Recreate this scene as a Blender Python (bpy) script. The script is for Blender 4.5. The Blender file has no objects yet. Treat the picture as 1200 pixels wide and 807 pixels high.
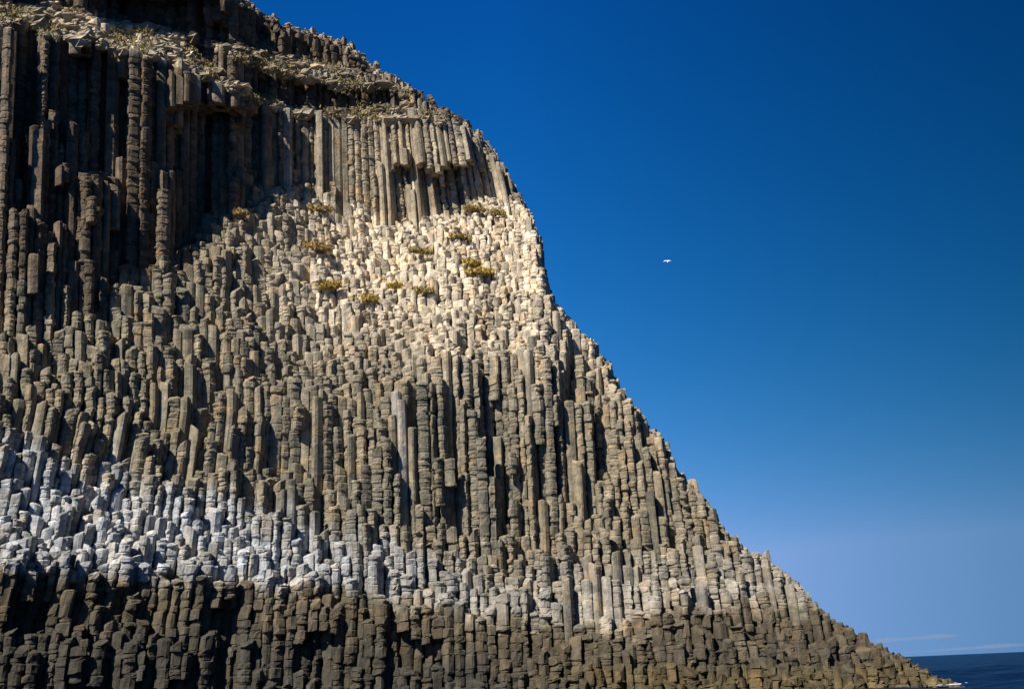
import bpy, math
import numpy as np

RNG = np.random.default_rng(7)
scene = bpy.context.scene
COL = scene.collection

EXPO = 0.8
# ---------------------------------------------------------------- camera
F_PX, W, H = 1667.0, 1200.0, 807.0
EYE = 2.5
PITCH, ROLL = math.radians(13.0), math.radians(2.45)
Fv = np.array([0, math.cos(PITCH), math.sin(PITCH)])
R0 = np.array([1.0, 0, 0])
U0 = np.array([0, -math.sin(PITCH), math.cos(PITCH)])
Rv = R0 * math.cos(ROLL) - U0 * math.sin(ROLL)
Uv = R0 * math.sin(ROLL) + U0 * math.cos(ROLL)


def ray(px, py):
    """x and z per metre of y of the sight line through a photo point"""
    a = (np.asarray(px, float) - W / 2) / F_PX
    b = (H / 2 - np.asarray(py, float)) / F_PX
    d = Fv + a[..., None] * Rv + b[..., None] * Uv
    return d[..., 0] / d[..., 1], d[..., 2] / d[..., 1]


def project(x, y, z):
    z = z - EYE
    c = x * Fv[0] + y * Fv[1] + z * Fv[2]
    a = (x * Rv[0] + y * Rv[1] + z * Rv[2]) / c
    b = (x * Uv[0] + y * Uv[1] + z * Uv[2]) / c
    return W / 2 + a * F_PX, H / 2 - b * F_PX


def at(px, py, y):
    kx, kz = ray(np.array([px]), np.array([py]))
    return (float(kx[0] * y), y, float(EYE + kz[0] * y))


# ---------------------------------------------------------------- noise
def hash2(i, j, seed=0):
    n = (np.asarray(i, np.int64) * 374761393 + np.asarray(j, np.int64) * 668265263 + seed * 974634777) & 0xFFFFFFFF
    n = ((n ^ (n >> 13)) * 1274126177) & 0xFFFFFFFF
    n = ((n ^ (n >> 16)) * 2246822519) & 0xFFFFFFFF
    return ((n ^ (n >> 15)) & 0xFFFFFF) / float(0xFFFFFF)


def vnoise(x, y, seed=0):
    x = np.asarray(x, float); y = np.asarray(y, float)
    i = np.floor(x).astype(np.int64); j = np.floor(y).astype(np.int64)
    fx = x - i; fy = y - j
    fx = fx * fx * (3 - 2 * fx); fy = fy * fy * (3 - 2 * fy)
    a = hash2(i, j, seed); b = hash2(i + 1, j, seed); c = hash2(i, j + 1, seed); d = hash2(i + 1, j + 1, seed)
    return (a * (1 - fx) + b * fx) * (1 - fy) + (c * (1 - fx) + d * fx) * fy - 0.5


def sstep(a, b, x):
    t = np.clip((x - a) / (b - a), 0, 1)
    return t * t * (3 - 2 * t)


# ---------------------------------------------------------------- the headland's surface
# profile of the cliff from the sea upwards, for a fan of vertical sections: where each tier ends and how steep it is
def P(*pts):
    a = np.array(pts, float)
    return lambda x: np.interp(x, a[:, 0], a[:, 1])


BASE = P((-160, 112), (-60, 106), (0, 105), (200, 113), (300, 116), (400, 118.5), (600, 120), (800, 119), (1000, 118), (1110, 121))
TIERS = [  # (upper edge, steepness in degrees)
    (P((0, 668), (200, 682), (400, 697), (560, 725), (700, 738), (800, 728), (900, 735), (1000, 760), (1080, 790)), P((0, 71), (300, 69), (600, 58), (800, 44), (1000, 34))),
    (P((0, 600), (150, 598), (250, 606), (340, 604), (420, 612), (480, 615), (560, 590), (640, 580), (700, 602), (800, 645), (900, 690), (1000, 745)), P((0, 55), (300, 58), (420, 64), (640, 62), (760, 56), (900, 50))),
    (P((0, 505), (150, 490), (250, 470), (330, 470), (400, 474), (470, 470), (500, 440), (515, 418), (640, 424), (662, 450), (700, 490), (750, 530), (800, 580), (860, 640)), P((0, 69), (300, 78), (640, 84), (700, 74), (850, 68))),
    (P((0, 352), (100, 345), (180, 318), (215, 300), (260, 275), (300, 215), (330, 213), (400, 236), (480, 258), (550, 240), (600, 228), (622, 240), (640, 330), (720, 430), (800, 570)), P((0, 70), (150, 69), (250, 62), (350, 54), (450, 50), (600, 49), (640, 58), (760, 64))),
    (P((0, 30), (100, 52), (200, 75), (250, 97), (300, 120), (350, 138), (400, 140), (450, 142), (500, 143), (550, 163), (585, 192), (600, 215), (640, 320)), P((0, 87), (200, 87), (320, 90), (600, 89))),
    (P((0, 14), (100, 33), (200, 50), (215, 50), (250, 84), (300, 112), (350, 128), (400, 130), (480, 122), (560, 150)), P((0, 46), (200, 46), (300, 50), (600, 50))),
    (P((0, 14), (100, 33), (200, 48), (215, 46), (250, 58), (300, 80), (350, 93), (400, 103), (450, 105), (480, 114), (560, 150)), P((0, 95), (240, 104), (400, 100), (600, 95))),
    (P((0, 4), (60, 6), (100, 17), (200, 37), (250, 52), (300, 62), (350, 70), (400, 78), (450, 95), (480, 111), (560, 150)), P((0, 44), (600, 46))),
    (P((0, -60), (100, -60), (200, -40), (250, -8), (300, 14), (350, 38), (400, 52), (440, 85), (480, 108)), P((0, 104), (300, 106), (380, 98), (600, 95))),
]
SKY = np.array([(200, -70), (240, -32), (283, 1), (310, 20), (330, 36), (352, 40), (390, 50), (415, 62), (432, 82), (462, 93), (480, 108), (497, 124), (515, 131), (540, 143),
                (560, 160), (575, 180), (590, 202), (602, 222), (618, 246), (626, 270), (633, 295), (637, 330), (650, 360), (672, 385), (690, 402), (712, 432),
                (728, 462), (750, 492), (775, 520), (790, 548), (800, 568), (822, 588), (838, 612), (850, 630), (872, 645), (895, 658), (930, 686),
                (950, 708), (968, 727), (1000, 746), (1040, 768), (1070, 784), (1100, 800), (1160, 822), (1260, 850)], float)


def sky_row(px):
    return np.interp(px, SKY[:, 0], SKY[:, 1])


PX = np.arange(-200, 1240, 3.0)
PY = np.arange(900, -150, -2.0)          # from the foot upwards


def depth_table():
    kx0, _ = ray(PX, np.full_like(PX, 500.0))
    Y = BASE(PX).copy(); Z = np.full_like(Y, -1.5)
    edges, angs = [], []
    top = np.full_like(PX, 1e9)
    for e, a in TIERS:
        top = np.minimum(top, e(PX) + ((0 if len(edges) > 3 else 16) * vnoise(PX / 19, PX * 0 + len(edges), 17) + (70 * (PX < 270) * vnoise(PX / 24, PX * 0, 19) if len(edges) == 3 else 0))); edges.append(top.copy()); angs.append(np.radians(a(PX)))
    out = np.zeros((len(PY), len(PX)))
    tier = np.zeros((len(PY), len(PX)), np.int8)
    for r, py in enumerate(PY):
        k = np.zeros(len(PX), int)
        for e in edges:
            k += (py < e)
        k = np.minimum(k, len(TIERS))
        th = np.full(len(PX), math.radians(40.0))
        for n in range(len(TIERS)):
            th = np.where(k == n, angs[n], th)
        _, kz = ray(PX, np.full_like(PX, py))
        den = np.sin(th) - np.cos(th) * kz
        t = np.where(den > 0.05, (Y * kz + EYE - Z) / np.maximum(den, 0.05), 0)
        t = np.clip(t, 0, 12)
        Y = Y + t * np.cos(th); Z = Z + t * np.sin(th)
        out[r] = Y; tier[r] = k
    return out, tier


DEPTH, TIER = depth_table()
# clefts, caves and buttresses: (left, right, top, bottom, metres deeper, soft edge)
DENTS = [(84, 126, 66, 206, 3.0, 7), (18, 44, 34, 250, 1.8, 8), (128, 150, 60, 300, 1.2, 8), (206, 262, 128, 288, 4.0, 12), (262, 302, 130, 205, 2.4, 14),
         (118, 322, -4, 52, 3.0, 9), (462, 552, 203, 266, 2.0, 9), (520, 542, 165, 262, 1.3, 7), (212, 262, 48, 82, 2.5, 6), (568, 592, 470, 562, 2.2, 6),
         (660, 676, 410, 470, 1.8, 5), (240, 262, 400, 520, 0.9, 8), (505, 655, 412, 600, -0.9, 6), (690, 720, 525, 560, 1.5, 8),
         (16, 60, 705, 745, 1.6, 8), (250, 275, 715, 815, 1.4, 6), (120, 150, 690, 730, 0.8, 6), (395, 430, 640, 690, -0.7, 8),
         (355, 380, 300, 480, -0.5, 10), (10, 40, 215, 350, -1.2, 5), (68, 84, 195, 350, -1.3, 4), (46, 62, 192, 350, -1.2, 4), (250, 263, 208, 330, -1.2, 4),
         (182, 200, 205, 330, -1.0, 4)]
gx, gy = np.meshgrid(PX, PY)
gd = gy + 30 * vnoise(gx / 9, gx * 0, 41) * (gx > 440) * (gy < 300)      # hanging ends break off raggedly
for (l, r, t, b, m, s) in DENTS:
    wgt = sstep(l - s, l + s, gx) * (1 - sstep(r - s, r + s, gx)) * sstep(t - s * .5, t + s * .5, gd) * (1 - sstep(b - s, b + s, gy))
    DEPTH += m * wgt
DEPTH += (1.6 * vnoise(gx / 70, gy / 60, 3) + 0.7 * vnoise(gx / 26, gy / 60, 4)) * np.where((TIER == 4) & (gx > 290), 0.45, 1.0)
DEPTH += np.where(TIER >= 4, 1.2, 0) * sstep(-30, 200, gx) * (1 - sstep(230, 335, gx))
DEPTH += np.where((TIER == 6) | (TIER == 8), 1.5, 0) * (gx < 455)
INSIDE = gy > sky_row(gx)
# behind the skyline, the rock goes on backwards from the nearest point of its edge
EDGE = np.where(INSIDE, DEPTH, np.nan)


def sample(tab, px, py):
    fi = np.clip((px - PX[0]) / 3.0, 0, len(PX) - 1.001); fj = np.clip((PY[0] - py) / 2.0, 0, len(PY) - 1.001)
    i = fi.astype(int); j = fj.astype(int); fi = fi - i; fj = fj - j
    return (tab[j, i] * (1 - fi) + tab[j, i + 1] * fi) * (1 - fj) + (tab[j + 1, i] * (1 - fi) + tab[j + 1, i + 1] * fi) * fj


def tier_at(px, py):
    i = np.clip(np.round((px - PX[0]) / 3.0), 0, len(PX) - 1).astype(int); j = np.clip(np.round((PY[0] - py) / 2.0), 0, len(PY) - 1).astype(int)
    return TIER[j, i]


# ---------------------------------------------------------------- the packing of the columns
S = 1.17
GROT = math.radians(11)
NU, NV = 250, 190
iu, iv = np.meshgrid(np.arange(NU), np.arange(NV), indexing='ij')
uu = (iu - NU / 2 + 0.5 * (iv % 2)) * S
vv = (iv - NV / 2) * S * 0.866


def plan(u, v):
    """from packing coordinates to the ground plan: columns get slimmer towards the back"""
    c, s = math.cos(GROT), math.sin(GROT)
    x = u * c - v * s + 4.0
    y = u * s + v * c + 158.0
    k = np.interp(y, [95, 122, 134, 144, 156, 220], [0.78, 0.82, 0.76, 0.68, 0.60, 0.57])
    return x * k, y


cx, cy = plan(uu, vv)
ZS = np.arange(-1.4, 92, 0.35)
NZ = len(ZS)


def lean(x, z):
    """metres the column axes have shifted sideways at height z"""
    right = -0.15 * sstep(5, 30, x) * z
    upper = -0.16 * sstep(-20, 2, x) * np.maximum(z - 52, 0)
    left = 0.17 * (1 - sstep(-40, -12, x)) * (np.clip(z, 8, 26) - 8)
    return right * sstep(0, 30, z) + upper + left


def leany(x, z):
    """metres the column axes have shifted inland at height z: the tidal columns lie back against the slope"""
    return 0.34 * np.clip(z, -2, 9.5) * (1 - 0.45 * sstep(8, 38, x))


keep = (cx > -66) & (cx < 90) & (cy > 92) & (cy < 212)
ci, cj = np.nonzero(keep)
X0 = cx[ci, cj]; Y0 = cy[ci, cj]
# every column breaks off at its own height, and clumps of neighbours break off together
rough = 0.46 * RNG.standard_normal(len(X0)) + 1.15 * vnoise(X0 / 3.0, Y0 / 2.4, 11)
rough = np.clip(rough, -1.7, 1.7)
rough[hash2(ci, cj, 5) < 0.03] = -4.0                # a few have fallen out
solid = np.zeros((NU, NV, NZ), bool)
near = np.zeros((NU, NV, NZ), bool)
for k, z in enumerate(ZS):
    xw = X0 + lean(X0, z)
    yw = Y0 + leany(X0, z)
    px, py = project(xw, yw, z)
    d = sample(DEPTH, px, py)
    t = tier_at(px, py)
    amp = np.where(t >= 5, 1.0, np.where(t == 4, np.interp(px, [200, 320], [1.7, 0.6]), np.where(t == 0, np.interp(px, [500, 800], [0.12, 0.75]), np.where((t == 2) & (px > 325) & (px < 665), 0.6, np.where(t == 3, 0.78, 1.0)))))
    inside = (py > sky_row(px) + (4.2 * rough + 8 * vnoise(px / 10, py / 12, 13)) * np.interp(px, [440, 560, 850, 920], [0.45, 1, 0.9, 0.3]))
    solid[ci, cj, k] = (yw + rough * amp >= d) & inside & (px > -150)
    near[ci, cj, k] = np.abs(yw - d) < 2.2

# close the small gaps noise leaves under a column's end
for gap in range(1, 5):
    for k in range(NZ - gap - 2, 0, -1):
        full = solid[:, :, k + gap] & solid[:, :, k - 1]
        solid[:, :, k:k + gap] |= full[:, :, None]
# neighbours in the packing
odd = (np.arange(NV) % 2).astype(bool)


def shift(a, du, dv):
    out = np.ones_like(a)
    us, ue = max(0, -du), min(NU, NU - du); vs, ve = max(0, -dv), min(NV, NV - dv)
    out[us:ue, vs:ve] = a[us + du:ue + du, vs + dv:ve + dv]
    return out


n_empty = ~shift(solid, 1, 0) | ~shift(solid, -1, 0)
for dv in (-1, 1):
    even_a, even_b = shift(solid, 0, dv), shift(solid, -1, dv)
    odd_a, odd_b = shift(solid, 0, dv), shift(solid, 1, dv)
    n_empty |= np.where(odd[None, :, None], ~odd_a | ~odd_b, ~even_a | ~even_b)
exposed = solid & n_empty
up_empty = np.ones_like(solid); up_empty[:, :, :-1] = ~solid[:, :, 1:]
exposed |= solid & up_empty
# only what lies within a few metres of the face (the rock behind is one mass)
pxs, pys = project(cx, cy, np.full_like(cx, 40.0))
rowtop = sky_row(np.clip(pxs, 200, 1250)) + 4
ymax = sample(DEPTH, pxs, rowtop) + 9.0

# corners of each column shared with its neighbours
ang = np.radians(30 + 60 * np.arange(6))
cornu = uu[..., None] + S / math.sqrt(3) * np.cos(ang)
cornv = vv[..., None] + S / math.sqrt(3) * np.sin(ang)
ku = np.round(cornu * 50).astype(np.int64); kv = np.round(cornv * 50).astype(np.int64)
ku //= 4; kv //= 4
cornu = cornu + (hash2(ku, kv, 21) - 0.5) * 0.44 * S
cornv = cornv + (hash2(ku, kv, 22) - 0.5) * 0.44 * S
cornx, corny = plan(cornu, cornv)


# ---------------------------------------------------------------- rock colour (the rock's own, by where on the cliff it grows lichen, guano or weed)
def mixc(a, b, t):
    t = np.asarray(t)[..., None]
    return np.asarray(a) * (1 - t) + np.asarray(b) * t


C_GREY = np.array([0.180, 0.161, 0.120]); C_TAN = np.array([0.240, 0.198, 0.135]); C_DARK = np.array([0.092, 0.088, 0.070])
C_PALE = np.array([0.53, 0.455, 0.345]); C_WHITE = np.array([0.385, 0.405, 0.425]); C_APRON = np.array([0.080, 0.066, 0.045]); C_FOOT = np.array([0.047, 0.043, 0.034])
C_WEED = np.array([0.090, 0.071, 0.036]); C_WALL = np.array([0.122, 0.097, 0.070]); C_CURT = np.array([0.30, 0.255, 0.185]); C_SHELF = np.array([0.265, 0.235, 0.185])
WHITE_TOP = P((0, 520), (100, 545), (200, 575), (300, 600), (400, 632), (500, 655), (600, 668), (800, 650), (900, 655), (960, 690))
WHITE_BOT = P((0, 668), (200, 682), (400, 697), (560, 725), (700, 742), (800, 715), (900, 705), (960, 715))


def rock_colour(px, py, r1, r2):
    """px, py: where the rock stands on the face; r1, r2: the column's own lot"""
    t = tier_at(px, py)
    wob = 16 * vnoise(px / 40, py / 40, 31) + 30 * (r2 - 0.5)
    c = mixc(C_GREY, C_TAN, sstep(0.42, 0.95, r1) * 0.95)
    c = mixc(c, C_DARK, sstep(0.30, 0.0, r1) * 0.8)
    # pale slope
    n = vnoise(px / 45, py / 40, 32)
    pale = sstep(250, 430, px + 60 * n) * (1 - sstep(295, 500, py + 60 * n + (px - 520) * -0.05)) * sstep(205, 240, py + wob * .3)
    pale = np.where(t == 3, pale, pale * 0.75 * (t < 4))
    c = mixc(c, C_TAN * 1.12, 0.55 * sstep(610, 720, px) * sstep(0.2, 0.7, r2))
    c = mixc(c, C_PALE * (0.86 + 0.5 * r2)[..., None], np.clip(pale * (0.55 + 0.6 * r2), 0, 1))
    # whitened belt above the tide line
    wh = sstep(-26, 18, py - WHITE_TOP(px) + wob) * (1 - sstep(-14, 6, py - WHITE_BOT(px) + wob * .4))
    wh = wh * (1 - 0.72 * sstep(330, 600, px)) * (0.5 + 0.5 * sstep(0.25, 0.6, r2 + 0.5 * vnoise(px / 14, py / 26, 35)))
    c = mixc(c, C_WHITE * (0.7 + 0.45 * r1)[..., None], wh * 0.9)
    # dark tidal apron
    ap = sstep(-9, 12, py - WHITE_BOT(px) + wob * .9 + 16 * vnoise(px / 11, py / 14, 36))
    ac = mixc(C_APRON * (0.7 + 0.7 * r1)[..., None], C_FOOT * (0.7 + 0.7 * r1)[..., None], sstep(20, 75, py - WHITE_BOT(px) + wob))
    weed = sstep(768, 790, py + wob * .4) * sstep(560, 760, px)
    ac = mixc(ac, C_WEED * (0.6 + 0.8 * r2)[..., None], weed * 0.9)
    c = mixc(c, ac, ap)
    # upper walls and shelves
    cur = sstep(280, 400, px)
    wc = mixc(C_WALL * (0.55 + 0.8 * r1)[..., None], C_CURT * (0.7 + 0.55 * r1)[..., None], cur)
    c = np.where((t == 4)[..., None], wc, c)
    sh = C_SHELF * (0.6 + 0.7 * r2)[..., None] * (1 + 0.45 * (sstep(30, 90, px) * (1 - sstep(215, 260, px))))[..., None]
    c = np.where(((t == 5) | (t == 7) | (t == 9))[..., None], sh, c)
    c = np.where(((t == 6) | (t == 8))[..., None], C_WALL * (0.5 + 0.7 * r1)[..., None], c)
    return c


# ---------------------------------------------------------------- one mesh per column
def column_arrays(i, j, zb, zt, kind, rs):
    """verts, quads, tris-as-fans are avoided: sides are quads, the top is one ring and a middle point"""
    px6 = cornx[i, j]; py6 = corny[i, j]
    c0 = np.array([px6.mean(), py6.mean()])
    cs = np.stack([px6, py6], 1)
    nx = np.roll(cs, -1, 0)
    cut = 0.2 + 0.08 * rs.random()
    ring = np.empty((12, 2)); ring[0::2] = cs * (1 - cut) + nx * cut; ring[1::2] = cs * cut + nx * (1 - cut)
    ring = (ring - c0) * {'slab': 0.935, 'drum': 0.905, 'block': 0.985, 'rubble': 1.0}[kind]
    hs = []
    z = zb
    joint = {'slab': 2.2, 'drum': 0.47, 'block': 0.6, 'rubble': 0.7}[kind] * rs.uniform(0.8, 1.3)
    while z < zt - 0.25 * joint:
        h = joint * min(3.0, math.exp(rs.normal(0, 0.42))); hs.append((z, min(z + h, zt))); z += h
    if not hs: hs = [(zb, zt)]
    hs[-1] = (hs[-1][0], zt)
    amp = {'slab': 0.012, 'drum': 0.045, 'block': 0.075, 'rubble': 0.09}[kind]
    groove = {'slab': 0.97, 'drum': 0.90, 'block': 0.89, 'rubble': 0.85}[kind]
    rings, zs = [], []
    off = np.zeros(2)
    tilt = rs.normal(0, 0.28, 2)
    if kind == 'block': tilt = np.array([rs.normal(0, 0.25), 0.25 + rs.normal(0, 0.2)])     # worn off along the slope
    for n, (a, b) in enumerate(hs):
        off = rs.normal(0, amp * 1.1, 2)
        sc = 1 + rs.normal(0, amp * 1.0)
        if kind == 'drum' and rs.random() < 0.07: sc *= 0.88
        e = min(0.11, 0.25 * (b - a))
        tl = rs.normal(0, 0.05, 2)                      # each joint is a little tilted
        gr = groove if rs.random() < 0.5 else 0.5 + 0.5 * groove
        tt_ = tilt if n == len(hs) - 1 and b - a > 0.5 else tl
        for (zz, f, tl) in ((a + 0.01, gr, tl), (a + e, 1.0, tl), (b - e, 1.0 - 0.3 * amp, tt_)):
            rr = ring * (sc * f) * (1 + rs.normal(0, amp * 0.8, (12, 1))) + off
            rings.append(rr); zs.append(zz + ring @ tl)
    # broken top
    for f, dz in ((0.90, 0.0), (0.55, 0.04)):
        rr = ring * f * (1 + rs.normal(0, amp, (12, 1))) + off
        rings.append(rr); zs.append(zt + dz + rr @ tilt + rs.normal(0, 0.03, 12))
    V = np.concatenate([np.concatenate(rings) + c0, np.concatenate(zs)[:, None]], 1)
    n = len(rings)
    top = np.array([[c0[0] + off[0], c0[1] + off[1], zt + 0.05 + rs.normal(0, 0.04)]])
    V = np.concatenate([V, top])
    V[:, 0] += lean(np.full(len(V), c0[0]), V[:, 2]); V[:, 1] += leany(np.full(len(V), c0[0]), V[:, 2])
    a = np.arange(12); b = (a + 1) % 12
    base = (np.arange(n - 1) * 12)[:, None]
    Q = np.stack([base + a, base + b, base + 12 + b, base + 12 + a], -1).reshape(-1, 4)
    last = (n - 1) * 12
    Tt = np.stack([last + a, last + b, np.full(12, n * 12)], -1)
    Tb = np.array([np.arange(11, -1, -1)])
    # colour per drum ring
    pxx, pyy = project(V[:, 0], V[:, 1], V[:, 2])
    drum = np.minimum(np.arange(len(V)) // 36, 400); dr = rs.normal(0, 1, 402)
    r1 = np.clip(0.15 + 0.7 * rs.random() + 0.16 * dr[drum] + rs.normal(0, 0.07, len(V)), 0, 1)
    r2 = np.clip(0.15 + 0.7 * rs.random() + 0.14 * rs.normal(0, 1, 402)[drum] + rs.normal(0, 0.09, len(V)), 0, 1)
    col = rock_colour(pxx, pyy, r1, r2)
    return V, Q, Tt, Tb, col


def build_mesh(name, parts):
    """parts: list of (V, Q, T, Tbottom, col)"""
    nv = 0; Vs, Cs, loops, starts, totals = [], [], [], [], []
    nl = 0
    for (V, Q, Tt, Tb, c) in parts:
        Vs.append(V); Cs.append(c)
        for arr in (Q, Tt, Tb):
            k = arr.shape[1]
            loops.append((arr + nv).ravel()); starts.append(nl + np.arange(len(arr)) * k); totals.append(np.full(len(arr), k)); nl += arr.size
        nv += len(V)
    V = np.concatenate(Vs); C = np.concatenate(Cs)
    L = np.concatenate(loops); St = np.concatenate(starts); To = np.concatenate(totals)
    me = bpy.data.meshes.new(name)
    me.vertices.add(len(V)); me.vertices.foreach_set('co', V.astype(np.float32).ravel())
    me.loops.add(len(L)); me.loops.foreach_set('vertex_index', L.astype(np.int32))
    me.polygons.add(len(St)); me.polygons.foreach_set('loop_start', St.astype(np.int32)); me.polygons.foreach_set('loop_total', To.astype(np.int32))
    me.update(calc_edges=True)
    me.shade_flat()
    at_ = me.color_attributes.new('rock', 'FLOAT_COLOR', 'POINT')
    at_.data.foreach_set('color', np.concatenate([C, np.ones((len(C), 1))], 1).astype(np.float32).ravel())
    return me


def link(name, me, mat, parent=None, loc=None):
    o = bpy.data.objects.new(name, me)
    COL.objects.link(o)
    if mat is not None: me.materials.append(mat)
    if parent is not None: o.parent = parent
    if loc is not None: o.location = loc
    return o


def tag(o, label=None, cat=None, group=None, kind=None):
    for k, v in (('label', label), ('category', cat), ('group', group), ('kind', kind)):
        if v: o[k] = v
    return o


# ---------------------------------------------------------------- materials
def new_mat(name):
    m = bpy.data.materials.new(name); m.use_nodes = True
    nt = m.node_tree; nt.nodes.clear()
    out = nt.nodes.new('ShaderNodeOutputMaterial'); b = nt.nodes.new('ShaderNodeBsdfPrincipled')
    nt.links.new(b.outputs[0], out.inputs[0])
    return m, nt, b


def node(nt, kind, **kw):
    n = nt.nodes.new(kind)
    for k, v in kw.items():
        if k in n.inputs.keys() if isinstance(k, str) else False: n.inputs[k].default_value = v
        else: setattr(n, k, v)
    return n


def rock_material():
    m, nt, b = new_mat('basalt')
    L = nt.links.new
    att = node(nt, 'ShaderNodeAttribute', attribute_name='rock')
    geo = node(nt, 'ShaderNodeNewGeometry')
    n1 = node(nt, 'ShaderNodeTexNoise'); n1.inputs['Scale'].default_value = 1.1; n1.inputs['Detail'].default_value = 6; n1.inputs['Roughness'].default_value = 0.65
    L(geo.outputs['Position'], n1.inputs['Vector'])
    mp = node(nt, 'ShaderNodeMapRange'); mp.inputs['From Min'].default_value = 0.3; mp.inputs['From Max'].default_value = 0.72; mp.inputs['To Min'].default_value = 0.55; mp.inputs['To Max'].default_value = 1.45
    L(n1.outputs['Fac'], mp.inputs['Value'])
    mul = node(nt, 'ShaderNodeMix', data_type='RGBA', blend_type='MULTIPLY'); mul.inputs[0].default_value = 1
    L(att.outputs['Color'], mul.inputs[6]); L(mp.outputs[0], mul.inputs[7])
    # ochre stain
    n2 = node(nt, 'ShaderNodeTexNoise'); n2.inputs['Scale'].default_value = 0.55; n2.inputs['Detail'].default_value = 4
    L(geo.outputs['Position'], n2.inputs['Vector'])
    mp2 = node(nt, 'ShaderNodeMapRange'); mp2.inputs['From Min'].default_value = 0.52; mp2.inputs['From Max'].default_value = 0.72; mp2.inputs['To Max'].default_value = 0.55
    L(n2.outputs['Fac'], mp2.inputs['Value'])
    st = node(nt, 'ShaderNodeMix', data_type='RGBA', blend_type='MULTIPLY'); st.inputs[7].default_value = (1.25, 0.95, 0.62, 1)
    L(mp2.outputs[0], st.inputs[0]); L(mul.outputs[2], st.inputs[6])
    mv = node(nt, 'ShaderNodeMapping'); mv.inputs['Scale'].default_value = (1.6, 1.6, 0.45); L(geo.outputs['Position'], mv.inputs['Vector'])
    n4 = node(nt, 'ShaderNodeTexNoise'); n4.inputs['Scale'].default_value = 1.0; n4.inputs['Detail'].default_value = 5; n4.inputs['Roughness'].default_value = 0.7; L(mv.outputs[0], n4.inputs['Vector'])
    mp4 = node(nt, 'ShaderNodeMapRange'); mp4.inputs['From Min'].default_value = 0.54; mp4.inputs['From Max'].default_value = 0.66; mp4.inputs['To Max'].default_value = 0.6; L(n4.outputs['Fac'], mp4.inputs['Value'])
    li = node(nt, 'ShaderNodeMix', data_type='RGBA', blend_type='MULTIPLY'); li.inputs[7].default_value = (1.75, 1.72, 1.65, 1)
    L(mp4.outputs[0], li.inputs[0]); L(st.outputs[2], li.inputs[6])
    L(li.outputs[2], b.inputs['Base Color'])
    b.inputs['Roughness'].default_value = 0.9
    b.inputs['Specular IOR Level'].default_value = 0.15
    n3 = node(nt, 'ShaderNodeTexNoise'); n3.inputs['Scale'].default_value = 3.5; n3.inputs['Detail'].default_value = 8; n3.inputs['Roughness'].default_value = 0.7
    L(geo.outputs['Position'], n3.inputs['Vector'])
    bu = node(nt, 'ShaderNodeBump'); bu.inputs['Strength'].default_value = 0.9; bu.inputs['Distance'].default_value = 0.2
    L(n3.outputs['Fac'], bu.inputs['Height']); L(bu.outputs[0], b.inputs['Normal'])
    return m


M_ROCK = rock_material()

# ---------------------------------------------------------------- grow the columns
runs = []
for i, j in zip(ci, cj):
    ex = exposed[i, j]
    if not ex.any() or cy[i, j] > ymax[i, j]: continue
    s = solid[i, j].astype(np.int8)
    df = np.diff(np.concatenate([[0], s, [0]]))
    for a, b in zip(np.nonzero(df == 1)[0], np.nonzero(df == -1)[0]):
        e = np.nonzero(ex[a:b])[0]
        if len(e) == 0 or b - a < 2 or (a > 3 and b - a < 5): continue
        lo = max(a, a + e[0] - 4)
        runs.append((i, j, lo, b, int((near[i, j, a:b] & ex[a:b]).sum())))
print('columns', len(runs))

parts = []
for (i, j, lo, b, vis) in runs:
    rs = np.random.default_rng(i * 1009 + j * 31 + lo)
    zb, zt = ZS[lo], ZS[b - 1] + 0.35 * rs.random() + 0.1
    zm = zt - 0.45 * (zt - zb)
    p, q = project(cx[i, j] + lean(cx[i, j], zm), cy[i, j] + leany(cx[i, j], zm), zm)
    t = int(tier_at(np.array([p]), np.array([q + 2]))[0])
    r = rs.random()
    if t >= 5: kind = 'rubble'
    elif t == 0: kind = 'block' if p < 760 + 80 * rs.random() else 'rubble'
    elif t == 4: kind = 'slab' if r < 0.45 else 'drum'
    else: kind = 'slab' if r < 0.16 else 'drum'
    slab = abs(p - 471) < 6.5 and t == 2 and 470 < q < 620
    if slab: kind = 'slab'
    V, Q, Tt, Tb, c = column_arrays(i, j, zb, zt, kind, rs)
    if slab: c = np.tile(np.array([0.30, 0.275, 0.24]), (len(c), 1)) * rs.uniform(0.9, 1.1, (len(c), 1))
    parts.append(dict(m=(V, Q, Tt, Tb, c), p=float(p), q=float(q), t=t, kind=kind, len=zt - zb, vis=vis, y=float(cy[i, j]), i=i, j=j))


# how much of each column shows from the sea: a coarse depth picture of the cliff
zb_w, zb_h = 400, 270
zbuf = np.full(zb_w * zb_h, 1e9); zid = np.full(zb_w * zb_h, -1)
PXI, PYI, DEP, IDX = [], [], [], []
for n, d in enumerate(parts):
    V = d['m'][0]
    p, q = project(V[:, 0], V[:, 1], V[:, 2])
    lo, hi = V[:, 2].min(), V[:, 2].max()
    zz = np.arange(lo, hi, 0.12)
    i, j = d['i'], d['j']
    wd = 0.42 * S * (cornx[i, j].max() - cornx[i, j].min()) / 1.17
    for f in (-1, -.5, 0, .5, 1):
        xx = cx[i, j] + lean(np.full(len(zz), cx[i, j]), zz) + f * wd
        yy = cy[i, j] + leany(np.full(len(zz), cx[i, j]), zz)
        a_, b_ = project(xx, yy, zz)
        ia = np.floor(a_ / 3).astype(int); ib = np.floor(b_ / 3).astype(int)
        ok = (ia >= 0) & (ia < zb_w) & (ib >= 0) & (ib < zb_h)
        PXI.append((ib * zb_w + ia)[ok]); DEP.append(yy[ok]); IDX.append(np.full(ok.sum(), n))
PXI = np.concatenate(PXI); DEP = np.concatenate(DEP); IDX = np.concatenate(IDX)
order = np.lexsort((DEP, PXI))
first = np.unique(PXI[order], return_index=True)[1]
seen_id = IDX[order][first]; seen_px = PXI[order][first]
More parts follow.
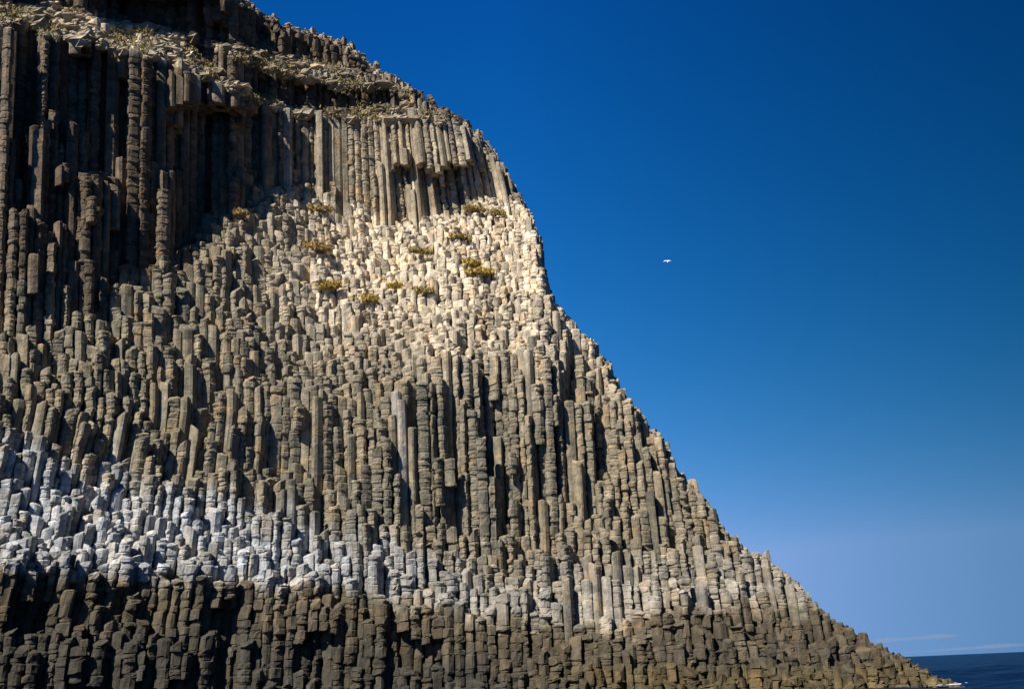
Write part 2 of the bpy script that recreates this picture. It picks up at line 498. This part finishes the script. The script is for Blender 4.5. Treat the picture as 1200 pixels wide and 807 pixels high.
area = np.bincount(seen_id, minlength=len(parts))
for n, d in enumerate(parts):
    d['area'] = int(area[n])
top300 = set(np.argsort(-area)[:300].tolist())
mean_x = np.bincount(seen_id, weights=(seen_px % zb_w) * 3 + 1.5, minlength=len(parts)) / np.maximum(area, 1)
mean_y = np.bincount(seen_id, weights=(seen_px // zb_w) * 3 + 1.5, minlength=len(parts)) / np.maximum(area, 1)


def describe(d, mx, my):
    """where the column stands, found by things one can see, and how it looks"""
    t = int(tier_at(np.array([mx]), np.array([my]))[0])
    if my > WHITE_BOT(mx):
        if mx < 110: place = 'at the left end of the dark tidal apron'
        elif mx < 235: place = 'in the dark tidal apron left of its deep crack'
        elif mx < 330: place = 'in the dark tidal apron beside its deep crack'
        elif mx < 470: place = 'in the dark tidal apron below the whitest rocks'
        elif mx < 620: place = 'in the dark tidal apron below the smooth central curtain'
        elif mx < 800: place = 'in the dark tidal apron right of centre'
        else: place = 'on the low dark toe near the open sea'
        group = 'columns of the dark tidal apron'
    elif t == 4 and mx > 280:
        if mx < 360: place = 'at the shaded left end of the high pale curtain'
        elif mx < 440: place = 'in the left half of the high pale curtain'
        elif mx < 520: place = 'above the undercut hollow of the high pale curtain'
        else: place = 'in the high pale curtain by the skyline'
        group = 'columns of the high pale curtain'
    elif t >= 5:
        place = 'in the broken dark bands above the shelf' if mx > 200 else 'on the pale shelf at the top left'
        group = 'columns of the summit ledges'
    elif t == 4 or (mx < 262 and my < 350):
        v = 'upper' if my < 170 else 'lower'
        if mx < 45: place = f'at the left edge of the shaded high wall, {v} half'
        elif mx < 85: place = f'left of the black recess in the shaded high wall, {v} half'
        elif mx < 130: place = ('inside' if v == 'upper' else 'below') + ' the black recess in the shaded high wall'
        elif mx < 205: place = f'between recess and corner cleft of the shaded high wall, {v} half'
        else: place = ('inside' if v == 'upper' else 'at the foot of') + ' the corner cleft of the shaded high wall'
        group = 'columns of the shaded high wall'
    elif t == 3 and mx > 330 and my < 430:
        if mx < 440: place = 'on the pale slope around the yellow shrubs'
        elif mx < 560: place = 'in the middle of the sunlit pale slope'
        else: place = 'on the skyline edge of the sunlit pale slope'
        group = 'columns of the sunlit pale slope'
    elif my > WHITE_TOP(mx) - 8:
        if mx < 100: place = 'at the left end of the whitened belt'
        elif mx < 220: place = 'in the whitened belt left of centre'
        elif mx < 360: place = 'in the whitened belt below the long grey slope'
        elif mx < 520: place = 'in the whitened belt below the central curtain'
        elif mx < 680: place = 'in the fading right part of the whitened belt'
        else: place = 'on the lower right shoulder above the dark toe'
        group = 'columns of the whitened belt'
    elif mx < 330:
        v = 'upper part' if my < 430 else 'lower part'
        if mx < 110: place = f'at the left edge of the grey stepped slope, {v}'
        elif mx < 220: place = f'in the middle of the grey stepped slope, {v}'
        else: place = f'on the right side of the grey stepped slope, {v}'
        group = 'columns of the grey stepped slope'
    elif mx < 505:
        place = ('in the central curtain left of the jutting buttress, upper part' if my < 540 else 'in the central curtain left of the jutting buttress, lower part')
        if mx < 420: place = place.replace('the central curtain left of the jutting buttress', 'the far left of the central curtain')
        group = 'columns of the central curtain'
    elif mx < 665:
        a_ = 'left of the dark slit' if mx < 568 else ('beside the dark slit' if mx < 600 else 'right of the dark slit')
        place = f'{a_} in the jutting buttress' if my < 560 else f'{a_} below the jutting buttress'
        group = 'columns of the jutting buttress'
    else:
        place = 'on the right flank above the dark overhang' if my < 520 else ('on the right flank below the dark overhang' if mx < 780 else 'on the right flank close to the skyline')
        group = 'columns of the right flank'
    return place, group


def look(d):
    c = d['m'][4].mean(0); lum = c.mean(); warm = c[0] / max(c[2], 1e-4)
    L = d['len_seen']
    size = 'long' if L > 70 else ('tall' if L > 42 else ('stout' if d['wide'] > 15 else 'short'))
    form = 'smooth-sided' if d['kind'] == 'slab' else ('blocky' if d['kind'] in ('block', 'rubble') else 'many-jointed')
    if lum < 0.06: tone = 'blackish'
    elif lum < 0.11: tone = 'brown' if warm > 1.5 else 'dark grey'
    elif lum < 0.2: tone = 'tan' if warm > 1.6 else 'grey'
    else: tone = 'pale buff' if warm > 1.25 else 'whitish'
    return [size, form, tone]


rest, made = [], []
for n, d in enumerate(parts):
    if n not in top300:
        rest.append(d['m']); continue
    V, Q, Tt, Tb, c = d['m']
    rows = (seen_px[seen_id == n] // zb_w) * 3
    d['len_seen'] = rows.max() - rows.min() + 3
    d['wide'] = 3 * area[n] * 3 / d['len_seen']
    foot = np.array([V[:12, 0].mean(), V[:12, 1].mean(), V[:, 2].min()])
    o = link('basalt_column', build_mesh('basalt_column', [(V - foot, Q, Tt, Tb, c)]), M_ROCK, loc=foot)
    place, group = describe(d, mean_x[n], mean_y[n])
    made.append((o, look(d), place, group, mean_x[n], mean_y[n]))
# columns that look and stand alike are told apart by their order along the cliff
alike = {}
for m in made: alike.setdefault((tuple(m[1]), m[2]), []).append(m)
for (words_, place), ms in alike.items():
    xs = [m[4] for m in ms]; ys = [m[5] for m in ms]
    flat = np.ptp(xs) >= 0.6 * np.ptp(ys)
    ms.sort(key=lambda m: m[4] if flat else m[5])
    k = len(ms)
    ends = ('leftmost', 'rightmost') if flat else ('highest', 'lowest')
    nth = ['', 'second', 'third', 'fourth', 'fifth', 'sixth', 'seventh', 'eighth', 'ninth', 'tenth', 'eleventh']
    for n, (o, _w, _p, group, _x, _y) in enumerate(ms):
        if k == 1: pre = ''
        elif n == 0: pre = ends[0] + ' '
        elif n == k - 1: pre = ends[1] + ' '
        elif k == 3: pre = 'middle '
        else: pre = nth[min(n, 10)] + '-' + ends[0] + ' '
        wl = list(words_)
        if len((pre + ' '.join(wl) + ' column ' + place).replace('-', ' ').split()) > 16: wl.pop(1)
        tag(o, f'{pre}{" ".join(wl)} column {place}', 'rock column', group, 'thing')
tag(link('columnar_rock', build_mesh('columnar_rock', rest), M_ROCK), 'mass of smaller broken basalt columns covering the cliff', 'rock', kind='stuff')

# ---------------------------------------------------------------- rock mass behind the columns
def rock_mass():
    px = np.arange(-150, 1130, 7.0); py = np.arange(880, -60, -7.0)
    g, h = np.meshgrid(px, py)
    d = sample(DEPTH, g, h) + 2.6
    ok = h > sky_row(g - 0) + 10
    ok &= h > sky_row(g + 14) - 0
    kx, kz = ray(g, h)
    A = np.stack([kx * d, d, EYE + kz * d], -1)
    B = A + np.array([0, 26.0, 0])
    n = g.size
    V = np.concatenate([A.reshape(-1, 3), B.reshape(-1, 3)])
    idx = np.arange(n).reshape(g.shape)
    cell = ok[:-1, :-1] & ok[1:, :-1] & ok[:-1, 1:] & ok[1:, 1:]
    faces = []
    R_, C_ = cell.shape
    for r in range(R_):
        for c in range(C_):
            if not cell[r, c]: continue
            a, b_, c_, d_ = idx[r, c], idx[r, c + 1], idx[r + 1, c + 1], idx[r + 1, c]
            faces.append((a, b_, c_, d_)); faces.append((d_ + n, c_ + n, b_ + n, a + n))
            if r == 0 or not cell[r - 1, c]: faces.append((b_, a, a + n, b_ + n))
            if r == R_ - 1 or not cell[r + 1, c]: faces.append((d_, c_, c_ + n, d_ + n))
            if c == 0 or not cell[r, c - 1]: faces.append((a, d_, d_ + n, a + n))
            if c == C_ - 1 or not cell[r, c + 1]: faces.append((c_, b_, b_ + n, c_ + n))
    faces = np.array(faces)
    used = np.unique(faces); mp = -np.ones(2 * n, int); mp[used] = np.arange(len(used))
    V = V[used]; faces = mp[faces]
    col = np.tile(np.array([0.10, 0.09, 0.07]), (len(V), 1))
    return build_mesh('cliff', [(V, faces, np.zeros((0, 3), int), np.zeros((0, 3), int), col)])


cliff = link('cliff', rock_mass(), M_ROCK)
tag(cliff, 'steep rocky headland behind its basalt columns', 'cliff', kind='structure')

# ---------------------------------------------------------------- sea
def sea():
    ys = np.concatenate([np.arange(20, 260, 1.2), 260 * 1.035 ** np.arange(0, 170)])
    xs = np.concatenate([-np.geomspace(20000, 90, 40), np.arange(-88, 120, 1.6), np.geomspace(122, 20000, 60)])
    X, Y = np.meshgrid(xs, ys)
    dist = np.hypot(X, Y)
    Z = (0.75 * vnoise(X / 9 + Y * .05, Y / 6, 51) + 0.35 * vnoise(X / 2.6, Y / 2.0, 52)) * (dist < 2000)
    V = np.stack([X, Y, Z], -1).reshape(-1, 3)
    r, c = X.shape
    idx = np.arange(r * c).reshape(r, c)
    Q = np.stack([idx[:-1, :-1], idx[:-1, 1:], idx[1:, 1:], idx[1:, :-1]], -1).reshape(-1, 4)
    return build_mesh('sea', [(V, Q, np.zeros((0, 3), int), np.zeros((0, 3), int), np.zeros((len(V), 3)))])


m_sea, nt, b = new_mat('sea_water')
b.inputs['Base Color'].default_value = (0.0025, 0.0085, 0.026, 1); b.inputs['Roughness'].default_value = 0.3; b.inputs['Specular IOR Level'].default_value = 0.06
geo = node(nt, 'ShaderNodeNewGeometry'); mpg = node(nt, 'ShaderNodeMapping'); mpg.inputs['Scale'].default_value = (0.25, 0.6, 1)
nt.links.new(geo.outputs['Position'], mpg.inputs['Vector'])
nz = node(nt, 'ShaderNodeTexNoise'); nz.inputs['Scale'].default_value = 0.6; nz.inputs['Detail'].default_value = 6
nt.links.new(mpg.outputs[0], nz.inputs['Vector'])
bu = node(nt, 'ShaderNodeBump'); bu.inputs['Strength'].default_value = 1.0; bu.inputs['Distance'].default_value = 1.5
nt.links.new(nz.outputs['Fac'], bu.inputs['Height']); nt.links.new(bu.outputs[0], b.inputs['Normal'])
tag(link('sea', sea(), m_sea), 'dark navy sea at the foot of the headland', 'sea', kind='structure')


# ---------------------------------------------------------------- growth, rubble, foam, bird, clouds
def coloured(name, rough=0.9, spec=0.1, scale=3.0):
    m, nt, b = new_mat(name)
    att = node(nt, 'ShaderNodeAttribute', attribute_name='rock')
    n1 = node(nt, 'ShaderNodeTexNoise'); n1.inputs['Scale'].default_value = scale
    geo = node(nt, 'ShaderNodeNewGeometry'); nt.links.new(geo.outputs['Position'], n1.inputs['Vector'])
    mp = node(nt, 'ShaderNodeMapRange'); mp.inputs['To Min'].default_value = 0.6; mp.inputs['To Max'].default_value = 1.4
    nt.links.new(n1.outputs['Fac'], mp.inputs['Value'])
    mul = node(nt, 'ShaderNodeMix', data_type='RGBA', blend_type='MULTIPLY'); mul.inputs[0].default_value = 1
    nt.links.new(att.outputs['Color'], mul.inputs[6]); nt.links.new(mp.outputs[0], mul.inputs[7]); nt.links.new(mul.outputs[2], b.inputs['Base Color'])
    b.inputs['Roughness'].default_value = rough; b.inputs['Specular IOR Level'].default_value = spec
    return m


M_LEAF = coloured('dry_leaves'); M_FEATHER = coloured('feathers', 0.7); M_FOAM = coloured('foam', 0.8)
NOQ = np.zeros((0, 4), int); NOT_ = np.zeros((0, 3), int)


def blades(points, n_each, size, spread, colours, rs, up=0.8):
    """thin leaves springing from points"""
    k = len(points) * n_each
    p = np.repeat(points, n_each, 0) + rs.normal(0, 1, (k, 3)) * spread
    d = rs.normal(0, 1, (k, 3)) * np.array([0.7, 0.7, 0.5]) + np.array([0, -0.15, up]); d /= np.linalg.norm(d, axis=1)[:, None]
    sd = np.cross(d, rs.normal(0, 1, (k, 3))); sd /= np.linalg.norm(sd, axis=1)[:, None]
    ln = size * rs.uniform(0.6, 1.5, (k, 1)); wd = ln * 0.16
    V = np.stack([p - sd * wd, p + sd * wd, p + d * ln * .6 + sd * wd * .8, p + d * ln, p + d * ln * .6 - sd * wd * .8], 1).reshape(-1, 3)
    idx = np.arange(k)[:, None] * 5
    Q = np.concatenate([idx + 0, idx + 1, idx + 2, idx + 4], 1); T_ = np.concatenate([idx + 4, idx + 2, idx + 3], 1)
    c = np.asarray(colours)[rs.integers(0, len(colours), k)] * rs.uniform(0.7, 1.3, (k, 1))
    return V, Q, T_, NOT_, np.repeat(c, 5, 0)


def on_face(px, py, out=0.0):
    d = float(sample(DEPTH, np.array([px]), np.array([py]))[0]) - out
    return np.array(at(px, py, d))


YEL = [(0.62, 0.43, 0.07), (0.50, 0.36, 0.08), (0.38, 0.29, 0.08)]
OLI = [(0.38, 0.30, 0.11), (0.30, 0.25, 0.09), (0.42, 0.31, 0.12)]
RUS = [(0.40, 0.26, 0.10), (0.32, 0.25, 0.09), (0.46, 0.30, 0.12)]
SHRUBS = [  # photo place, width and height in photo pixels, colours, label
    (387, 333, 26, 15, YEL, 'rounded yellow-green shrub, left one of the neighbouring pair on the slope'),
    (434, 349, 26, 17, YEL, 'rounded yellow-green shrub, right one of the neighbouring pair on the slope'),
    (565, 317, 34, 10, YEL, 'bright yellow low shrub, widest on the pale slope'),
    (551, 306, 18, 8, YEL, 'small yellow shrub just above the widest bright one'),
    (545, 277, 26, 9, OLI, 'olive streak of scrub highest in the middle of the pale slope'),
    (369, 287, 30, 11, RUS, 'rusty brown scrub trailing down right near the shaded slope'),
    (463, 333, 13, 9, YEL, 'tiny yellow-green shrub right of the rounded pair'),
    (498, 339, 20, 8, OLI, 'thin olive shrub between the rounded pair and the bright yellow one'),
    (377, 243, 22, 7, OLI, 'dull green cushion plant under the left of the high curtain'),
    (497, 293, 26, 7, OLI, 'flat olive scrub in the middle of the pale slope'),
    (552, 243, 24, 6, OLI, 'green cushion plants at the foot of the high curtain near the hollow'),
    (582, 247, 18, 6, OLI, 'green cushion plant at the foot of the high curtain near the skyline'),
    (280, 247, 14, 7, RUS, 'small brown shrub in the shade of the corner cleft'),
]
for n, (px, py, wpx, hpx, cols, label) in enumerate(SHRUBS):
    rs = np.random.default_rng(500 + n)
    c = on_face(px, py + 2, 1.1); m = c[1] / F_PX
    k = int(30 + wpx * hpx * 0.45)
    u = rs.uniform(-1, 1, k); v = rs.uniform(-1, 1, k) * np.sqrt(1 - u * u)
    slope = 0.25 if wpx > 1.8 * hpx else 0.1
    sub = rs.integers(0, 4, k); cu = rs.uniform(-.62, .62, 4); cv = rs.uniform(-.5, .5, 4); ck = rs.uniform(.4, .75, 4)
    u = cu[sub] + u * ck[sub]; v = cv[sub] + v * ck[sub]
    pts = np.stack([u * wpx * .62 * m, 0.5 * wpx * m * 0.5 * rs.uniform(-1, 1, k) + 0.5 * v * hpx * m, (v * .5 * hpx - u * slope * hpx) * m * 0.85], 1)
    o = link('shrub', build_mesh('shrub', [blades(pts, 9, 0.27, 0.10, list(cols) + [(0.22, 0.15, 0.08)], rs)]), M_LEAF, loc=c)
    tag(o, label, 'shrub', 'shrubs on the cliff')

# tufts of dry grass on the ledges
rs = np.random.default_rng(77)
g_px = rs.uniform(-20, 520, 9000); g_py = rs.uniform(0, 150, 9000)
tt = tier_at(g_px, g_py)
okg = ((tt == 5) | (tt == 7)) & (vnoise(g_px / 28, g_py / 12, 61) > 0.10) & (g_py > sky_row(g_px) + 3)
pts = np.array([on_face(a_, b_, 0.5) for a_, b_ in zip(g_px[okg][:900], g_py[okg][:900])])
tag(link('grass', build_mesh('grass', [blades(pts, 12, 0.27, 0.25, [(0.20, 0.165, 0.07), (0.15, 0.135, 0.055), (0.24, 0.18, 0.09)], rs, 1.1)]), M_LEAF), 'dry olive grass growing on the summit ledges', 'grass', kind='stuff')


def lump(c, size, rs, col, n=3):
    """one angular stone"""
    th = np.linspace(0, 2 * math.pi, 7)[:-1]
    rings = []
    for z, r in ((-0.75, 0.55), (-0.1, 1.0), (0.5, 0.75)):
        rr = r * rs.uniform(0.75, 1.2, 6)
        rings.append(np.stack([rr * np.cos(th + z), rr * np.sin(th + z), z + rs.normal(0, 0.12, 6)], 1))
    V = np.concatenate(rings + [np.array([[0, 0, -0.95], [rs.normal(0, .2), rs.normal(0, .2), 0.75]])]) * size
    a = np.arange(6); b = (a + 1) % 6
    Q = np.concatenate([np.stack([a, b, b + 6, a + 6], 1), np.stack([a + 6, b + 6, b + 12, a + 12], 1)])
    T_ = np.concatenate([np.stack([b, a, np.full(6, 18)], 1), np.stack([a + 12, b + 12, np.full(6, 19)], 1)])
    return V + c, Q, T_, NOT_, np.tile(col, (len(V), 1))


okr = ((tt == 5) | (tt == 7) | (tt == 9)) & (g_py > sky_row(g_px) + 2)
rub = []
for a_, b_ in list(zip(g_px[okr], g_py[okr]))[:900]:
    sz = 0.2 + 0.85 * rs.random() ** 4
    rub.append(lump(on_face(a_, b_, 0.35), np.array([sz, sz, sz * .75]) * rs.uniform(.8, 1.2, 3), rs, C_SHELF * np.array([1.0, 0.96, 0.88]) * rs.uniform(0.5, 1.25) * (1.35 if 50 < a_ < 225 else 1.0)))
tag(link('rubble', build_mesh('rubble', rub), M_ROCK), 'pale broken stones strewn over the summit ledges', 'rubble', kind='stuff')

# a little surf where the toe of the headland meets the sea
fm = []
for _ in range(9):
    a_ = rs.uniform(1100, 1138); yy = rs.uniform(119, 128)
    kx, kz = ray(np.array([a_]), np.array([800.0]))
    sz = rs.uniform(0.07, 0.2)
    fm.append(lump(np.array([kx[0] * yy, yy, 0.1]), np.array([sz * 2, sz, sz * .5]), rs, np.array([0.42, 0.46, 0.48])))
tag(link('surf', build_mesh('surf', fm), M_FOAM), 'white surf at the foot of the headland', 'surf', kind='stuff')


def seagull():
    """body turned about its axis, wings and tail grown from it as one skin"""
    prof = [(-0.30, 0.006, 0), (-0.22, 0.03, 0), (-0.10, 0.062, -.005), (0.02, 0.075, -.005), (0.12, 0.062, 0), (0.18, 0.045, .012), (0.23, 0.047, .02), (0.27, 0.035, .02), (0.30, 0.012, .014), (0.345, 0.004, .006)]
    k = 10; th = np.linspace(0, 2 * math.pi, k + 1)[:-1]
    V = np.concatenate([np.stack([np.full(k, x), r * np.cos(th), z + r * 0.9 * np.sin(th)], 1) for x, r, z in prof])
    n = len(prof); a = np.arange(k); b = (a + 1) % k
    Q = [np.stack([r * k + a, r * k + b, r * k + k + b, r * k + k + a], 1) for r in range(n - 1)]
    col = np.tile(np.array([0.8, 0.8, 0.8]), (len(V), 1)); col[-2 * k:] = (0.6, 0.42, 0.05)
    out = [(V, np.concatenate(Q), NOT_, np.array([np.arange(3)]), col)]
    for sgn in (-1, 1):                                  # wing: root, wrist, tip; arched down
        st = [(0.0, .12, -.09, .03, .022), (0.22, .14, -.06, .085, .016), (0.42, .10, -.08, .06, .010), (0.62, 0.0, -.10, -.03, .004)]
        W_ = []
        for (s_, le, te, z, tk) in st:
            W_ += [(le, sgn * s_, z), ((le + te) / 2, sgn * s_, z + tk), (te, sgn * s_, z), ((le + te) / 2, sgn * s_, z - tk * .4)]
        W_ = np.array(W_); a4 = np.arange(4); b4 = (a4 + 1) % 4
        q = np.concatenate([np.stack([r * 4 + a4, r * 4 + b4, r * 4 + 4 + b4, r * 4 + 4 + a4], 1) for r in range(3)] + [np.array([[12, 13, 14, 15]])])
        if sgn < 0: q = q[:, ::-1]
        cw = np.tile(np.array([0.78, 0.79, 0.8]), (16, 1)); cw[12:] = (0.08, 0.08, 0.08)
        out.append((W_, q, NOT_, NOT_, cw))
    tl = np.array([(-.22, -.03, .01), (-.22, .03, .01), (-.40, .075, 0), (-.40, -.075, 0), (-.22, -.03, -.01), (-.22, .03, -.01), (-.40, .075, -.006), (-.40, -.075, -.006)])
    out.append((tl, np.array([[3, 2, 1, 0], [4, 5, 6, 7], [0, 1, 5, 4], [1, 2, 6, 5], [2, 3, 7, 6], [3, 0, 4, 7]]), NOT_, NOT_, np.tile(np.array([.8, .8, .8]), (8, 1))))
    return build_mesh('seagull', out)


g_ = link('seagull', seagull(), M_FEATHER, loc=at(782, 306, 200))
from mathutils import Matrix
g_.rotation_euler = Matrix(((0, -1, 0), (0.8, 0, -0.6), (0.6, 0, 0.8))).to_euler()
tag(g_, 'white gull gliding in the blue sky right of the cliff', 'seagull')

# thin cloud banks low over the sea, far out
m_cl = bpy.data.materials.new('cloud_vapour'); m_cl.use_nodes = True; ntc = m_cl.node_tree; ntc.nodes.clear()
oc = ntc.nodes.new('ShaderNodeOutputMaterial'); pv = ntc.nodes.new('ShaderNodeVolumePrincipled')
pv.inputs['Color'].default_value = (0.95, 0.96, 1, 1); pv.inputs['Density'].default_value = 0.0007; pv.inputs['Anisotropy'].default_value = 0.3
ntc.links.new(pv.outputs[0], oc.inputs['Volume'])


def cloud(x0, y0, x1, y1, thick, n, seed):
    """a chain of flat lumps merged into one long bank, 14 km out"""
    rs = np.random.default_rng(seed); D = 14000.0
    k, m = 40 * n, 10
    t = np.linspace(0, 1, k)
    r = (np.sin(math.pi * t) ** 0.5 + 0.02) * (0.55 + 0.9 * (vnoise(t * n, t * 0 + seed, seed) + 0.5))
    A = np.array(at(x0, y0, D)); B = np.array(at(x1, y1, D))
    th = np.linspace(0, 2 * math.pi, m + 1)[:-1]
    cen = A + (B - A) * t[:, None]
    V = np.stack([np.broadcast_to(cen[:, 0:1], (k, m)), cen[:, 1:2] + 320 * r[:, None] * np.cos(th), cen[:, 2:3] + thick * D / F_PX * .5 * r[:, None] * np.sin(th) * np.where(np.sin(th) < 0, .5, 1)], -1).reshape(-1, 3)
    a = np.arange(m); b = (a + 1) % m
    Q = np.concatenate([np.stack([q * m + a, q * m + b, q * m + m + b, q * m + m + a], 1) for q in range(k - 1)])
    V0 = V.mean(0)
    me = bpy.data.meshes.new('cloud'); me.from_pydata((V - V0).tolist(), [], Q.tolist() + [list(range(m))[::-1], list(range((k - 1) * m, k * m))])
    o = link('cloud', me, m_cl, loc=V0)
    return o


tag(cloud(1012, 752, 1128, 744, 7, 5, 1), 'thin streak of cloud above the horizon nearest the headland', 'cloud', 'cloud banks over the horizon')
tag(cloud(1050, 765, 1290, 749, 5, 8, 2), 'long faint band of cloud lying just over the sea horizon', 'cloud', 'cloud banks over the horizon')

# ---------------------------------------------------------------- camera, sun, sky
from mathutils import Matrix, Vector
cam = bpy.data.cameras.new('camera'); co = bpy.data.objects.new('camera', cam); COL.objects.link(co)
cam.sensor_width = 36; cam.lens = F_PX / W * 36; cam.clip_end = 60000; cam.clip_start = 0.5
Mx = Matrix(((Rv[0], Uv[0], -Fv[0], 0), (Rv[1], Uv[1], -Fv[1], 0), (Rv[2], Uv[2], -Fv[2], EYE), (0, 0, 0, 1)))
co.matrix_world = Mx
scene.camera = co

TO_SUN = Vector((-0.43, -0.55, 0.72)).normalized()
sun = bpy.data.lights.new('sun', 'SUN'); so = bpy.data.objects.new('sun', sun); COL.objects.link(so)
sun.energy = 5.0; sun.angle = math.radians(0.53); sun.color = (1.0, 0.93, 0.82)
so.rotation_euler = TO_SUN.to_track_quat('Z', 'Y').to_euler()

w = bpy.data.worlds.new('World'); scene.world = w; w.use_nodes = True
nt = w.node_tree
bg = nt.nodes['Background']
sky = nt.nodes.new('ShaderNodeTexSky'); sky.sky_type = 'NISHITA'; sky.sun_disc = False
sky.sun_elevation = math.asin(TO_SUN.z); sky.sun_rotation = math.atan2(TO_SUN.x, TO_SUN.y)
sky.altitude = 0; sky.air_density = 1.0; sky.dust_density = 0.0; sky.ozone_density = 1.0
# a deep polarised slide-film blue: each channel of the sky follows its own curve of the sky's brightness
SKY_K = 0.06
SKY_GAIN = SKY_K * 2 ** EXPO


def wmath(op, a, b=None, clamp=False):
    n = nt.nodes.new('ShaderNodeMath'); n.operation = op; n.use_clamp = clamp
    for k, v in ((0, a), (1, b)):
        if v is None: continue
        if isinstance(v, (int, float)): n.inputs[k].default_value = v
        else: nt.links.new(v, n.inputs[k])
    return n.outputs[0]


sep = nt.nodes.new('ShaderNodeSeparateColor'); nt.links.new(sky.outputs[0], sep.inputs[0])
g = wmath('MINIMUM', wmath('MULTIPLY', sep.outputs[1], SKY_K), 0.5)
r_ = wmath('MULTIPLY', wmath('POWER', g, 3.86), 5.9 / SKY_GAIN)
g_ = wmath('MULTIPLY', wmath('POWER', g, 1.347), 1.40 / SKY_GAIN)
b_ = wmath('MULTIPLY', wmath('POWER', g, 0.778), 1.83 / SKY_GAIN)
tc = nt.nodes.new('ShaderNodeTexCoord'); sx = nt.nodes.new('ShaderNodeSeparateXYZ'); nt.links.new(tc.outputs['Generated'], sx.inputs[0])
east = wmath('MINIMUM', wmath('MAXIMUM', sx.outputs[0], 0.0), 0.5)
cc = nt.nodes.new('ShaderNodeCombineColor')
for k, (c_, fall) in enumerate(((r_, 0.0183), (g_, 0.0954), (b_, 0.0954))): nt.links.new(wmath('MULTIPLY', c_, wmath('POWER', fall, east)), cc.inputs[k])
nt.links.new(cc.outputs[0], bg.inputs['Color'])
bg.inputs['Strength'].default_value = SKY_K

scene.view_settings.view_transform = 'Standard'; scene.view_settings.look = 'None'
scene.view_settings.exposure = EXPO; scene.view_settings.gamma = 1; scene.view_settings.use_curve_mapping = False
scene.render.engine = 'CYCLES'
scene.cycles.max_bounces = 6; scene.cycles.diffuse_bounces = 2
